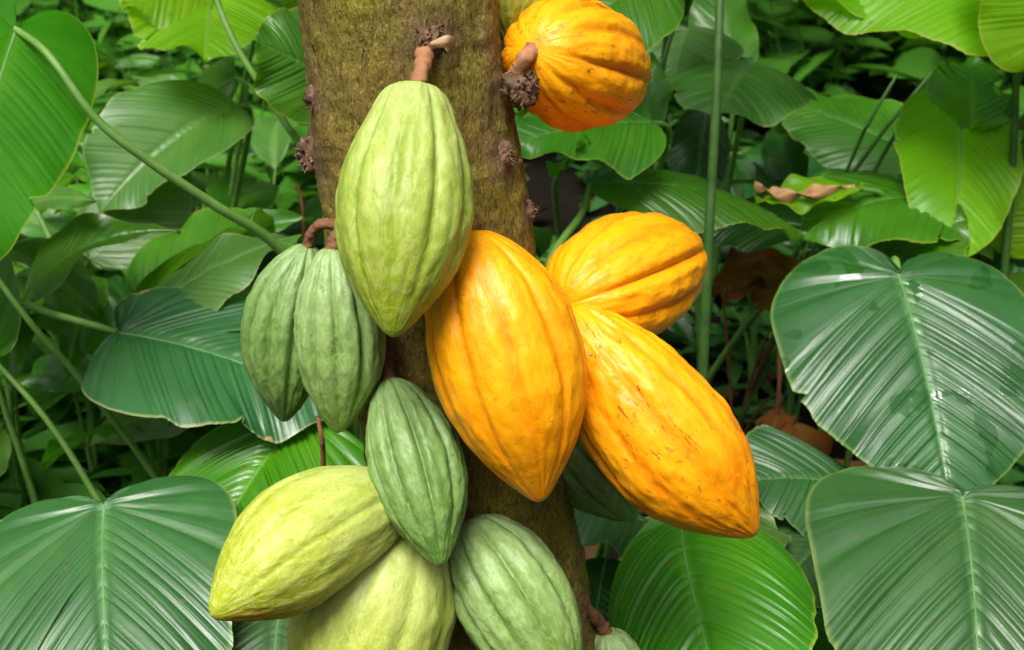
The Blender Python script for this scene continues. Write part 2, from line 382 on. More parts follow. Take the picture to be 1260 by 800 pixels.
V, F, mid = blade_block(cs, ds, ns, RNG.uniform(.18, .3, m_), RNG.uniform(.06, .1, m_))
o = mesh_obj('crown', V, F, LM['mid'], tree, {'mid': mid*.6, 'vein': mid*0, 'edge': mid*0}, origin=np.array(tree.location)); tag(o, kind='stuff')

# ------------------------------------------------------------------ pods
def pod(label, mat, base, tip, wpx, stalk, prof='std', roll=0.0, ridge=.06, bow=0.0, bowdir=(0, 0, 1), seed=0, srad=.0048, wart=.0016, blush=None, nub=1.0, group='cacao pods on the trunk'):
    B = O(*base); Tt = O(*tip); ax = Tt-B; L = np.linalg.norm(ax); ax /= L
    dm = np.dot((B+Tt)/2-CAM, FW); Rm = wpx/2*dm/FPX
    u = unit(np.cross(ax, [0.1, 1, .05])); v = np.cross(ax, u)
    if blush is not None: bd = unit(CV(*blush))
    bd3 = CV(*bowdir); bd3 = bd3-ax*bd3.dot(ax); bd3 = unit(bd3)
    nu, nv = 150, 160
    ts = (1-np.cos(np.linspace(0, math.pi, nu)))/2; ts = .5*ts+.5*np.linspace(0, 1, nu)
    xs_ = [0, .02, .06, .12, .22, .35, .48, .6, .72, .82, .9, .96, 1]
    prf = (xs_, {'std':  [.16, .30, .47, .64, .84, .97, 1, .95, .80, .60, .385, .20, .07],
           'broad':[.20, .36, .57, .73, .90, .99, 1, .94, .79, .59, .385, .20, .07],
           'flat': [.27, .40, .51, .61, .78, .93, 1, .97, .84, .64, .41, .21, .07],
           'slim': [.14, .27, .43, .6, .81, .96, 1, .95, .80, .60, .39, .21, .07],
           'tear': [.12, .22, .37, .53, .74, .91, .99, .99, .88, .68, .44, .23, .08]}[prof])
    # smooth the tabulated profile
    tt = np.linspace(0, 1, 400); yy = np.interp(tt, *prf)
    ker = np.hanning(41); ker /= ker.sum(); ys = np.convolve(np.pad(yy, 20, mode='reflect', reflect_type='odd'), ker, 'valid')
    ys = ys*np.sqrt(np.clip(1-(1-np.clip(tt/.02, 0, 1))**2, 0, 1)); ys = ys*np.sqrt(np.clip(1-(1-np.clip((1-tt)/.022, 0, 1))**2, 0, 1))
    ys = np.clip(ys, 0, None)
    rs = random.Random(seed); lob = [rs.uniform(.8, 1.2) for _ in range(10)]; lph = [rs.uniform(-.12, .12) for _ in range(10)]
    V = np.zeros((nu, nv, 3)); rid = np.zeros((nu, nv)); al = np.zeros((nu, nv)); ar = np.zeros((nu, nv)); sdv = np.zeros((nu, nv))
    for j in range(nv):
        th = 2*math.pi*j/nv; q = (th/(2*math.pi)*10+roll*10/(2*math.pi)) % 10; i5 = int(q)
        fr = q-i5; deep = 1.0 if i5 % 2 == 0 else .62      # furrows alternate deep and shallow: five pairs of ridges
        # ridge height 0 at furrow, 1 on crest
        fl = fr+lph[i5]*math.sin(math.pi*fr)
        wdeep = deep*(1-fr)+(1.62-deep)*fr
        h = abs(math.sin(math.pi*fl))**.6; h = h+.10*math.sin(3*math.pi*fl)*math.sin(math.pi*fl)
        for i, t in enumerate(ts):
            env = math.sin(math.pi*min(1, t*1.03+.02))**.45 if t < .97 else max(0, (1-t)/.03)*.4
            env *= (1.45-.9*t)
            wob = .0
            r = Rm*np.interp(t, tt, ys)
            g = 1-h
            rr = r*(1+ridge*.45*(lob[i5]-1)*h*env) - r*ridge*2.1*g*wdeep*env
            cen = B+ax*(L*t)+bd3*(bow*L*4*t*(1-t))
            dirv = u*math.cos(th)+v*math.sin(th)
            p = cen+dirv*rr
            lp = np.array([math.cos(th)*Rm, math.sin(th)*Rm, L*t*.42])
            k1 = mnoise.noise(Vector(lp*150+seed*3.1)); k2 = mnoise.noise(Vector(lp*380+seed)); k0 = mnoise.noise(Vector(p*26+seed*1.7))
            ev = min(1, r/(Rm*.4))
            p = p+dirv*ev*(wart*(.75*k1+.35*k2)+.0014*k0)
            V[i, j] = p; rid[i, j] = h*.8+.2*(k1+.5); al[i, j] = t; ar[i, j] = abs(th-math.pi)/math.pi
            sdv[i, j] = (dirv.dot(bd)*.5+.5)*(.45+.55*t) if blush is not None else 0
    name = 'cacao_pod'
    root = empty(name, B); tag(root, label, 'cacao pod', group)
    mesh_obj('husk', V.reshape(-1, 3), grid_faces(nu, nv, True), PM[mat], root, {'ridge': rid, 'along': al, 'around': ar, 'side': sdv, 'seed': np.full(nu*nv, seed*7.3)}, origin=B, rot=np.stack([u, v, ax], 1))
    # stalk from the pod's shoulder into the trunk
    pts = [B+ax*.006] + [O(*s) if len(s) == 3 else surf(s[0], s[1], .006)[0] for s in stalk]
    if len(pts) == 2: pts.insert(1, (pts[0]+pts[1])/2+np.array([0, -.003, .002]))
    path = catmull(pts, 22); tl = np.linspace(0, 1, 22)
    rad = srad*(1+.35*np.exp(-tl/.08)+.45*np.exp(-(1-tl)/.12)+.08*np.sin(tl*23+seed))
    v_, f_ = tube(catmull(path, 44), np.interp(np.linspace(0, 1, 44), tl, rad), 16); v_ = np.array([q+.0011*np.array([nz(q, 260), nz(q+5, 260), nz(q+9, 260)]) for q in v_])
    mesh_obj('stalk', v_, f_, M_PEDL if seed in (1, 7) else M_PED, root, origin=B)
    return root

PODS = [
 dict(label='large pale green pod hanging upright from a pink-brown stalk on the front of the trunk', mat='pale', base=(512, 105, .098), tip=(483, 415, .180), wpx=174, stalk=[(519, 84, .094), (528, 62)], prof='flat', roll=.30, ridge=.062, seed=1, srad=.0052, wart=.0013),
 dict(label='slim deep green pod, outer one of the twin pair, hanging farther from the trunk', mat='dark', base=(378, 300, .045), tip=(349, 519, .055), wpx=116, stalk=[(386, 284, .05), (404, 275, .055), (428, 290)], prof='slim', roll=.1, ridge=.135, bow=.05, bowdir=(-1, 0, 0), seed=2, srad=.0040),
 dict(label='slim green pod of the twin pair, nearer the trunk and tucked behind the pale pod', mat='green', base=(407, 304, .085), tip=(416, 533, .100), wpx=117, stalk=[(416, 290, .08), (440, 292)], prof='slim', roll=.45, ridge=.135, bow=.03, bowdir=(.6, 0, 0), seed=3),
 dict(label='smooth bright orange-yellow pod hanging in front of the trunk, tip pointing down', mat='yellow', base=(574, 285, .098), tip=(666, 618, .150), wpx=192, stalk=[(566, 280, .085), (552, 284)], prof='std', roll=.62, ridge=.045, bow=.02, bowdir=(1, .3, 0), seed=4, wart=.0012),
 dict(label='round-looking orange-yellow pod above the scarred one, pointing away right of the trunk', mat='yellow', base=(692, 377, .055), tip=(858, 305, -.085), wpx=160, stalk=[(678, 384, .05), (668, 386)], prof='broad', roll=.2, ridge=.075, seed=5),
 dict(label='long orange-yellow pod with brown scratches slanting down to the right', mat='scarred', base=(698, 378, .060), tip=(929, 659, .105), wpx=176, stalk=[(684, 384, .055), (670, 388)], prof='tear', roll=.1, ridge=.045, bow=-.03, bowdir=(.7, .7, 0), seed=6),
 dict(label='orange-yellow pod highest on the trunk beside a rough bark knob', mat='scarred', base=(652, 60, .035), tip=(776, 102, -.100), wpx=162, stalk=[(646, 72, .042), (637, 92, .034), (626, 104, .02)], prof='broad', roll=.25, ridge=.07, seed=7, srad=.0056),
 dict(label='yellowish green pod hanging behind the highest orange pod, against the trunk', mat='ylgreen', base=(648, -150, -.055), tip=(628, 64, -.045), wpx=98, stalk=[(640, -175, -.05), (604, -180)], prof='slim', roll=.0, ridge=.07, seed=8),
 dict(label='dark green pod hanging point-down over the fan of yellow-green pods', mat='dark', base=(478, 466, .088), tip=(543, 698, .168), wpx=124, stalk=[(476, 452, .08), (474, 434)], prof='slim', roll=.2, ridge=.12, seed=9, bow=.02, bowdir=(1, .2, 0)),
 dict(label='wide yellow-green pod with orange-tinged underside, sticking out sideways from the trunk', mat='ylgreen', base=(512, 602, .092), tip=(259, 757, .215), wpx=156, stalk=[(520, 596, .08), (534, 592)], prof='tear', roll=.5, ridge=.03, bow=.06, bowdir=(-.5, 1, 0), seed=10, blush=(0.1, -1, .1), wart=.0010),
 dict(label='yellow-green pod at the bottom of the fan, pointing straight down', mat='ylgreen', base=(505, 628, .095), tip=(404, 915, .150), wpx=204, stalk=[(536, 640, .075), (548, 634)], prof='std', roll=.1, ridge=.030, seed=11, wart=.0010),
 dict(label='ribbed light green pod low on the trunk slanting down to the right', mat='green', base=(572, 642, .086), tip=(706, 856, .150), wpx=146, stalk=[(566, 634, .08), (572, 624)], prof='broad', roll=.35, ridge=.09, seed=12),
 dict(label='small young pale green pod on a reddish stalk at the foot of the trunk fruit', mat='green', base=(745, 776, .01), tip=(778, 905, .02), wpx=80, stalk=[(736, 764, .015), (714, 738)], prof='broad', roll=.2, ridge=.09, seed=13, srad=.0055),
 dict(label='dark green pod half hidden behind the long scratched orange pod', mat='dark', base=(668, 512, -.005), tip=(782, 640, -.010), wpx=98, stalk=[(662, 504, .0), (650, 498, .01)], prof='slim', roll=.2, ridge=.06, seed=14),
]
for p in PODS: pod(**p)

# ------------------------------------------------------------------ broad leaves
SHAPES = {
 'heart': [(0, 0), (-.10, .045), (-.18, .14), (-.18, .27), (-.09, .40), (.07, .485), (.27, .5), (.47, .475), (.66, .39), (.82, .255), (.93, .11), (1, 0)],
 'oval':  [(0, 0), (-.015, .1), (.02, .23), (.12, .37), (.28, .47), (.46, .5), (.64, .44), (.8, .31), (.92, .15), (1, 0)],
 'round': [(0, 0), (-.05, .12), (-.04, .28), (.06, .42), (.24, .5), (.46, .5), (.68, .46), (.86, .33), (.96, .15), (1, 0)],
 'square':[(0, 0), (-.07, .12), (-.085, .28), (-.04, .42), (.08, .495), (.32, .5), (.6, .44), (.8, .31), (.93, .14), (1, 0)],
 'lance': [(0, 0), (.05, .14), (.18, .36), (.36, .5), (.55, .46), (.74, .31), (.9, .13), (1, 0)],
}
def leaf(plant, base, tip, wm, face=(0, .5, .85), shape='oval', mat='mid', bend=.5, curl=.5, fold=0.0, pleats=24, amp=.010, wave=.006, rows=5, cols=14, seed=0, stem=None, srad=.0042, smat=None, twist=0.0, asym=1.0, midrib=True):
    B = P(*base) if len(base) == 3 else np.array(base[:3]); Tt = P(*tip)
    return leaf3(plant, B, Tt, wm, CV(*face), shape, mat, bend, curl, fold, pleats, amp, wave, rows, cols, seed, stem, srad, smat, twist, asym, midrib)
def leaf3(plant, B, Tt, wm, nrm, shape='oval', mat='mid', bend=.5, curl=.5, fold=0.0, pleats=24, amp=.010, wave=.006, rows=5, cols=14, seed=0, stem=None, srad=.0042, smat=None, twist=0.0, asym=1.0, midrib=True):
    X = Tt-B; Lc = np.linalg.norm(X); X /= Lc
    Z = nrm-X*np.dot(nrm, X); Z = unit(Z); Yv = np.cross(Z, X)
    L = Lc*((bend/2)/math.sin(bend/2) if abs(bend) > 1e-4 else 1)
    nr = pleats*rows+1
    E = catmull(SHAPES[shape], 400); dl = np.concatenate([[0], np.cumsum(np.hypot(np.diff(E[:, 0])*L, np.diff(E[:, 1])*wm))]); dl /= dl[-1]
    kk_ = 1.5 if shape == 'square' else 1.0
    lag = np.maximum.accumulate(np.clip(E[:, 0]-kk_*E[:, 1]*wm/L, 0, 1))
    ker_ = np.hanning(31); ker_ /= ker_.sum(); lag = np.convolve(np.pad(lag, 15, mode='edge'), ker_, 'valid'); lag = (lag-lag[0])/(lag[-1]-lag[0])
    q_ = .38*dl+.62*lag; qq = np.linspace(0, 1, nr)
    Ex = np.interp(qq, q_, E[:, 0]); Ey = np.interp(qq, q_, E[:, 1]); mu = np.interp(qq, q_, lag*.96+.04*dl); mu[-1] = 1; tau = qq
    s = np.linspace(0, 1, cols+1)**.9
    rr = random.Random(seed*13+5); ph1, ph2 = rr.uniform(0, 6), rr.uniform(0, 6)
    pts = {}; 
    ncolt = 2*cols+1
    G = np.zeros((nr, ncolt, 3)); vein = np.zeros((nr, ncolt)); edge = np.zeros((nr, ncolt)); midv = np.zeros((nr, ncolt)); vco = np.zeros((nr, ncolt))
    jit = np.array([mnoise.noise(Vector((k*.9/rows, seed*3.3, 0))) for k in range(nr)])
    pz = pleats*tau+jit*.8
    prof = 1-(1-np.abs(np.sin(math.pi*pz)))**2.6; gv = np.clip(1-prof*1.9, 0, 1)
    hsh = np.array([mnoise.noise(Vector((k*7.7, seed*1.9, 4))) for k in range(pleats+3)]); pf = np.clip(np.floor(pz).astype(int)+1, 0, pleats+2)
    major = .75+.7*hsh[pf]
    for side in (-1, 1):
        wv = wm*(asym if side > 0 else 2-asym)
        irr = np.array([1+.09*mnoise.noise(Vector((t_*3.1, seed*2.7, side*5.0)))+.05*mnoise.noise(Vector((t_*11, seed*1.3, side*9.0))) for t_ in tau])
        for _ in range(rr.choice((0, 0, 1, 1, 2))):
            t0 = rr.uniform(.25, .85); irr = irr-rr.uniform(.06, .2)*np.exp(-((tau-t0)/rr.uniform(.006, .02))**2)
        Eys = Ey*irr
        lump = np.array([mnoise.noise(Vector((t_*2.3, seed*4.1, side*3.0))) for t_ in tau])
        for j in range(cols+1):
            sj = s[j]; col = cols+side*j
            cx = mu+.46*(Ex-mu); cy = .53*Eys
            x = (1-sj)**2*mu+2*sj*(1-sj)*cx+sj*sj*Ex; y = 2*sj*(1-sj)*cy+sj*sj*Eys
            env = (min(1, sj/.12)*.5+.5)*(1-.55*max(0, (sj-.75)/.25))
            if j == 0: env = 0
            z = amp*wm*4*prof*major*env*np.clip(1-tau**5, .1, 1)*.52
            # margin undulation and slow lumps
            z = z+wave*1.5*np.sin(tau*8+ph1+side)*sj**2+wave*.8*np.sin(tau*19+ph2*side)*sj**4+wm*.05*lump*sj
            z = z+fold*np.abs(y)*wv
            if midrib and j == 0: z = z-.0008
            yy = side*y*wv
            if abs(curl) > 1e-4:
                k = curl/wv; ang = yy*k; z = z*np.cos(ang)+(np.cos(ang)-1)/k; yy = np.sin(ang)/k
            # lengthwise bend
            xx = x*L
            if abs(bend) > 1e-4:
                kb = bend/L; a = xx*kb-bend/2; rb = 1/kb
                x3 = np.sin(a)*(rb+z)+math.sin(bend/2)*rb; z3 = np.cos(a)*(rb+z)-math.cos(bend/2)*rb
            else: x3, z3 = xx, z
            if twist: 
                at = twist*x; yy, z3 = yy*np.cos(at)-z3*np.sin(at)*1.0, z3+yy*np.sin(at)
            G[:, col, 0] = x3; G[:, col, 1] = yy; G[:, col, 2] = z3
            vein[:, col] = gv*(sj < .97); vco[:, col] = pz; edge[:, col] = np.maximum(sj**3, np.where(tau > .985, 1, 0)*sj); midv[:, col] = max(0, 1-sj/.035)
    W = B+G[..., :1]*X+G[..., 1:2]*Yv+G[..., 2:]*Z
    o = mesh_obj('leaf', W.reshape(-1, 3), grid_faces(nr, ncolt), LM[mat], plant, {'vein': vein, 'edge': edge, 'mid': midv, 'vcoord': vco}, origin=B)
    if midrib:
        mp = W[::max(1, nr//28), cols]; rad = np.interp(np.linspace(0, 1, len(mp)), [0, .1, .6, 1], [srad*.6, srad*.4, srad*.2, srad*.05])
        v, f = tube(mp-Z*rad[:, None]*.35, rad, 8); mesh_obj('midrib', v, f, M_MID, o, origin=B)
    root = np.array(plant.location)
    if stem != 'none':
        if stem: pts = [B]+[P(*q) for q in stem]
        else:
            back = -X*np.array([1, 1, .4]); P1 = B+back*.10; P2 = root+(B-root)*np.array([.25, .25, .7])
            tb = np.linspace(0, 1, 7)[:-1, None]; pts = list((1-tb)**3*B+3*(1-tb)**2*tb*P1+3*(1-tb)*tb**2*P2+tb**3*root)
        if not (stem and len(stem) and pts[-1][2] < .03): pts.append(root+np.array([rr.uniform(-.015, .015), rr.uniform(-.015, .015), -.02]))
        path = catmull(pts, min(60, 12*len(pts))); rad = np.linspace(srad*.75, srad*1.35, len(path))
        v, f = tube(path, rad, 8); mesh_obj('leaf_stalk', v, f, smat or M_STEM, plant, origin=B)
    return o
def ground_under(px, py, d, dy=0, dx=0): q = P(px, py, d); return (q[0]+dx, q[1]+dy, 0.0)
def plant(label, px, py, d, dx=0, dy=0, name='broadleaf_plant', group='broadleaf plants around the trunk'):
    e = empty(name, ground_under(px, py, d, dy, dx)); return tag(e, label, 'plant', group)

def m(px, d): return px*d/FPX      # pixels at a depth to metres

# --- lower left
p = plant('broadleaf plant whose wide ribbed leaf spreads beside the tip of the orange-tinged yellow-green pod', 110, 700, 1.5, dy=.25)
leaf(p, (128, 622, 1.30), (152, 1010, 1.10), .222, (-.05, .75, .66), 'square', 'deep', .75, .2, pleats=21, rows=9, cols=20, amp=.012, seed=1, stem=[(126, 640, 1.37), (120, 720, 1.5)], srad=.0055)
leaf(p, (40, 640, 1.42), (-120, 760, 1.25), .22, (-.2, .9, .4), 'oval', 'bright', .5, .4, pleats=22, seed=2)
p = plant('plant with bright green ribbed leaf beneath the twin green pods', 330, 640, 1.5, dy=.12)
leaf(p, (372, 516, 1.42), (252, 705, 1.31), .235, (-.28, .60, .78), 'round', 'bright', .7, 1.0, pleats=26, rows=6, cols=16, amp=.013, seed=3, srad=.005)
leaf(p, (355, 690, 1.34), (330, 900, 1.15), .21, (0, .7, .7), 'oval', 'deep', .6, .4, pleats=26, seed=4)
# --- left middle
p = plant('plant with a wide worn leaf pointing at the twin green pods, edge dried and torn', 150, 560, 1.7, dy=.15, dx=-.25)
leaf(p, (146, 409, 1.46), (420, 500, 1.40), .205, (-.12, .80, .52), 'round', 'worn', .45, .5, pleats=28, rows=6, cols=18, amp=.010, wave=.009, seed=5, stem=[(70, 388, 1.5), (-20, 366, 1.56), (-110, 420, 1.6)], srad=.0046)
leaf(p, (152, 404, 1.52), (372, 288, 1.54), .13, (-.3, .75, .55), 'oval', 'grey', .5, .5, pleats=24, amp=.009, seed=6, stem='none')
p = plant('plant with light green upright leaves behind the wide worn leaf', 210, 480, 2.0, dy=.15)
leaf(p, (176, 372, 1.72), (338, 276, 1.80), .15, (-.35, .85, .35), 'oval', 'mid', .7, .2, fold=.5, pleats=20, seed=7)
leaf(p, (110, 318, 1.85), (232, 200, 1.9), .14, (.3, .5, .8), 'oval', 'grey', .3, .4, pleats=22, seed=8, stem=[(104, 350, 1.9), (125, 430, 1.95)])
p = plant('plant with a long dark green arching strap leaf left of the trunk', 40, 520, 1.8)
leaf(p, (22, 425, 1.72), (222, 284, 1.62), .11, (-.45, .65, .6), 'lance', 'mid', 1.5, .3, fold=.25, pleats=18, seed=9)
p = plant('plant with broad drooping pale leaf under the long green leaf stalk', 250, 330, 2.3)
leaf(p, (286, 132, 1.95), (122, 262, 1.85), .19, (.05, .62, .75), 'oval', 'grey', .7, .3, fold=.45, pleats=24, seed=10, srad=.005)
leaf(p, (290, 96, 2.1), (180, 190, 2.3), .14, (-.4, .5, .7), 'oval', 'mid', .5, .3, pleats=18, seed=11)
# --- top left
p = plant('plant with very large bright leaf on a long pale stalk crossing the undergrowth', 330, 420, 1.55, dy=.2, dx=.05)
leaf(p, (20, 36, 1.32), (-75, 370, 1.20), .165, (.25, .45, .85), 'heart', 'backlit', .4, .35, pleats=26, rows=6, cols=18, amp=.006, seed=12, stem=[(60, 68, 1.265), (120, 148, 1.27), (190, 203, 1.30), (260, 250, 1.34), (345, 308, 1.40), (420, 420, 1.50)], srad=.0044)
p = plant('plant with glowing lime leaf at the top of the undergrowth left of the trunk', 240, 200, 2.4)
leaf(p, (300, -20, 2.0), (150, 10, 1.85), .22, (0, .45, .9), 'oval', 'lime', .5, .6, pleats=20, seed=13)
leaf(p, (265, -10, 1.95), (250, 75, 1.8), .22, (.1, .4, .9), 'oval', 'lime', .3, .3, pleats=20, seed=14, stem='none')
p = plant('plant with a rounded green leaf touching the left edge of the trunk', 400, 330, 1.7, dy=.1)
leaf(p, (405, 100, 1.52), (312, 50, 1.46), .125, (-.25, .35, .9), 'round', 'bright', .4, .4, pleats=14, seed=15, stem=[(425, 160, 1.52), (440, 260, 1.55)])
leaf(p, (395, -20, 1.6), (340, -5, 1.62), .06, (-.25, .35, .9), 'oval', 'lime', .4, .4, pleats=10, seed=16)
# --- right of the trunk, low
p = plant('plant with a large folded shiny leaf under the scratched orange pod', 860, 780, 1.4, dy=.15)
leaf(p, (838, 640, 1.38), (915, 950, 1.10), .235, (-.3, .5, .82), 'oval', 'bright', 1.1, 2.1, pleats=28, rows=6, cols=20, amp=.012, seed=17, srad=.0048, twist=.0)
leaf(p, (860, 615, 1.46), (948, 692, 1.36), .11, (.3, .5, .8), 'round', 'grey', .4, .5, pleats=14, seed=18)
p = plant('dark plant with ribbed leaf beside the right foot of the trunk', 720, 700, 1.6, dy=.1)
leaf(p, (790, 640, 1.5), (665, 628, 1.42), .16, (-.1, .75, .6), 'oval', 'deep', .5, .5, pleats=24, seed=19)
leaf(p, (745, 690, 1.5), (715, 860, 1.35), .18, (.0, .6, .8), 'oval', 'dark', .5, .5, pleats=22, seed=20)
p = plant('plant with glossy dark ribbed leaves between the scratched orange pod and the heart-shaped leaf', 985, 720, 1.6, dy=.15)
leaf(p, (1075, 610, 1.56), (900, 596, 1.46), .19, (-.1, .72, .7), 'oval', 'deep', .7, .7, pleats=24, rows=6, amp=.012, seed=21)
leaf(p, (1040, 640, 1.5), (950, 740, 1.36), .15, (-.2, .6, .8), 'oval', 'deep', .6, .6, pleats=22, seed=22)
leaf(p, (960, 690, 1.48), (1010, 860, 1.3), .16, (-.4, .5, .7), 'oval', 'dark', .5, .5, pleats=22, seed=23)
# --- right
p = plant('plant with a glossy wet heart-shaped leaf facing outward, right of the orange pods', 1120, 560, 1.9, dy=.1)
leaf(p, (1106, 338, 1.62), (1172, 640, 1.47), .292, (-.06, .42, .9), 'heart', 'wet', .55, .45, pleats=25, rows=8, cols=20, amp=.011, seed=24, srad=.0055, stem=[(1100, 322, 1.68), (1095, 380, 1.82)])
leaf(p, (1085, 345, 1.78), (1190, 270, 1.72), .20, (-.1, .72, .6), 'round', 'mid', 1.0, 1.0, pleats=20, seed=25, stem='none')
p = plant('plant whose wide flat ribbed leaf spreads below the heart-shaped leaf', 1200, 760, 1.5, dy=.3)
leaf(p, (1184, 612, 1.33), (1206, 1010, 1.10), .29, (-.04, .74, .67), 'square', 'deep', .7, .2, pleats=21, rows=9, cols=20, amp=.012, seed=26, stem=[(1186, 632, 1.40), (1192, 700, 1.52)], srad=.0058)
p = plant('plant with dark folded leaf arching behind the heart-shaped leaf', 1060, 460, 2.0, dy=.1)
leaf(p, (1198, 290, 1.86), (982, 296, 1.74), .21, (-.02, .80, .6), 'oval', 'mid', 1.6, .5, pleats=22, seed=27)
p = plant('plant with long light green leaf reaching past the round orange pod', 850, 420, 2.0, dy=.15)
leaf(p, (727, 226, 1.62), (990, 292, 1.72), .155, (-.1, .84, .5), 'oval', 'mid', .7, .9, pleats=26, seed=28, rows=6, stem=[(716, 262, 1.6), (672, 345, 1.56), (700, 480, 1.7)], srad=.0048)
leaf(p, (1000, 280, 1.85), (840, 275, 1.9), .13, (0, .8, .5), 'oval', 'dark', .5, .5, pleats=20, seed=29)
p = plant('plant with a mid green leaf lying behind three slanting stalks', 1020, 330, 2.4, dy=.1)
leaf(p, (1135, 195, 2.05), (950, 128, 2.15), .19, (.05, .7, .7), 'oval', 'mid', .5, .4, pleats=24, seed=30)
leaf(p, (1015, 160, 2.3), (925, 140, 2.1), .10, (.3, .5, .7), 'oval', 'mid', .4, .4, pleats=16, seed=31)
p = plant('plant with pale sheen leaf crossed by the tall straight stalk', 880, 300, 2.2, dy=.1)
leaf(p, (925, 78, 1.92), (886, 142, 1.72), .20, (-.05, .62, .75), 'round', 'grey', .5, .9, pleats=20, seed=32)
leaf(p, (845, 35, 1.98), (828, 110, 1.9), .17, (-.3, .6, .7), 'oval', 'grey', .4, .5, pleats=16, seed=33)
leaf(p, (870, 130, 2.05), (850, 262, 2.0), .09, (.1, .3, .9), 'oval', 'dark', .3, .5, pleats=16, seed=34)
leaf(p, (900, 110, 2.15), (880, -40, 2.25), .11, (.1, .3, .9), 'oval', 'mid', .3, .5, pleats=16, seed=35)
p = plant('plant with ribbed leaf just under the highest orange pod', 720, 300, 1.9, dy=.1)
leaf(p, (800, 150, 1.62), (630, 178, 1.52), .15, (.0, .7, .7), 'oval', 'mid', .4, .4, pleats=24, seed=36)
leaf(p, (795, 165, 1.7), (800, 70, 1.75), .06, (-.3, .3, .9), 'oval', 'bright', .3, .5, pleats=14, seed=37)
leaf(p, (690, 215, 1.6), (720, 175, 1.5), .05, (.1, .4, .9), 'oval', 'bright', .3, .6, pleats=10, seed=38)
p = plant('plant with bright green leaf above the highest orange pod', 790, 220, 2.1, dy=.1)
leaf(p, (800, -30, 1.62), (690, 70, 1.55), .16, (-.1, .6, .75), 'oval', 'bright', .5, .5, pleats=24, seed=39)
# --- top right
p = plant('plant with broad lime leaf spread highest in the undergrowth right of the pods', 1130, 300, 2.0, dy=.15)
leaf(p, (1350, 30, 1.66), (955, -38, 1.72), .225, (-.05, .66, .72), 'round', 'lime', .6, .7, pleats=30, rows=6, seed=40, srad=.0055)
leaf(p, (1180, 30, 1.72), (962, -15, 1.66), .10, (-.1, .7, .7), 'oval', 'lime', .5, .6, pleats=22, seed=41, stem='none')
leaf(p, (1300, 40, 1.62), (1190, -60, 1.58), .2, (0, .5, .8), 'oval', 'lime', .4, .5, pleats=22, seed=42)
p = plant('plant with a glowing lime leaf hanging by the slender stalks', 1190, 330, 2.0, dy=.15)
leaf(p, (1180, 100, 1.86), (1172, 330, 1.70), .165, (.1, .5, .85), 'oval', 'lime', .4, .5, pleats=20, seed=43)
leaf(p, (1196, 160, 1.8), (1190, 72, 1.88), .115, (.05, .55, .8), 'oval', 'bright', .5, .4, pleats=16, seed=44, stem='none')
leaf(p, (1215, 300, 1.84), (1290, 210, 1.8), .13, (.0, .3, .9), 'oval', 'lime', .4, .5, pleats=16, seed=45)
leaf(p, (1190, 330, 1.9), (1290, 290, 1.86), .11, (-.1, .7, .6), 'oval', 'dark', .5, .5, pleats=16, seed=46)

p = plant('withered plant with hanging orange-brown dead leaves in the gap right of the round orange pod', 925, 400, 2.05, dy=.1)
for k_, (x0, y0, x1, y1, d0, d1, w_) in enumerate(((968, 338, 876, 352, 2.0, 1.92, .07), (952, 322, 886, 330, 2.05, 2.0, .05), (962, 352, 888, 374, 1.98, 1.9, .06), (905, 330, 945, 365, 2.06, 1.98, .055), (975, 520, 1010, 590, 1.9, 1.8, .07), (960, 500, 940, 570, 1.95, 1.85, .05))):
    leaf(p, (x0, y0, d0), (x1, y1, d1), w_, (0, .6, .8), 'lance', 'brown', .9, .9, pleats=12, rows=4, cols=8, amp=.02, wave=.012, seed=90+k_, srad=.002, smat=M_PED)
p = plant('plant with a small lime leaf under the curled tan dry leaf', 1040, 330, 1.9, dy=.1)
leaf(p, (1056, 232, 1.74), (930, 250, 1.72), .06, (0, .8, .6), 'oval', 'lime', .4, .4, pleats=14, seed=97)
# bare stalks reaching up out of the picture: parts of tall plants whose leaves are above the frame
def tall(label, pts, rad, mat, name='tall_stalk_plant', leaf_up=None, lm='bright', seed=0):
    rad *= .85; W = [P(*q) for q in pts]; b = W[-1]; dd = unit(W[-1]-W[-2]); sl_ = np.clip(dd[:2]/max(.25, -dd[2]), -.9, .9)*b[2]; root = np.array([b[0]+sl_[0], b[1]+sl_[1]*.6, 0.0]); 
    e = empty(name, root); tag(e, label, 'plant', 'tall stalks rising past the frame')
    path = catmull(W+[root+np.array([0, 0, -.02])], 14*len(pts)); v, f = tube(path, np.linspace(rad*.85, rad*1.2, len(path)), 10)
    mesh_obj('leaf_stalk', v, f, mat, e, origin=root)
    x0, y0 = pts[0][:2]
    if 0 <= x0 <= 1260 and y0 >= 0: return e
    leaf3(e, W[0], W[0]+np.array([-.2 if x0 < 0 else (.2 if x0 > 1260 else .06), .12, .22]), .16, np.array([0, -.4, .8]), 'oval', lm, .8, .5, pleats=18, seed=seed, stem='none')
    return e
tall('tall straight green stalk standing behind the round orange pod', [(887, -40, 1.50), (883, 90, 1.5), (876, 220, 1.52), (870, 330, 1.54), (865, 450, 1.58)], .0062, M_STEMD, seed=50)
tall('thick upright dark green stalk beside the glowing lime hanging leaf', [(1262, -60, 1.75), (1252, 60, 1.75), (1246, 200, 1.78), (1236, 330, 1.82)], .0058, M_STEMD, seed=51)
tall('slender dark stalk leaning against the thick upright stalk by the lime leaf', [(1275, 30, 1.8), (1235, 160, 1.82), (1200, 280, 1.88)], .0048, M_STEMD, seed=52)
tall('thin dark slanting stalk, of three in a row the one farthest from the lime leaf', [(1105, 90, 1.98), (1070, 150, 1.98), (1040, 215, 2.02)], .0030, M_STEMD, seed=53)
tall('thin dark slanting stalk, middle one of three in front of the mid green leaf', [(1155, 80, 1.95), (1105, 140, 1.96), (1048, 215, 2.0)], .0034, M_STEMD, seed=54)
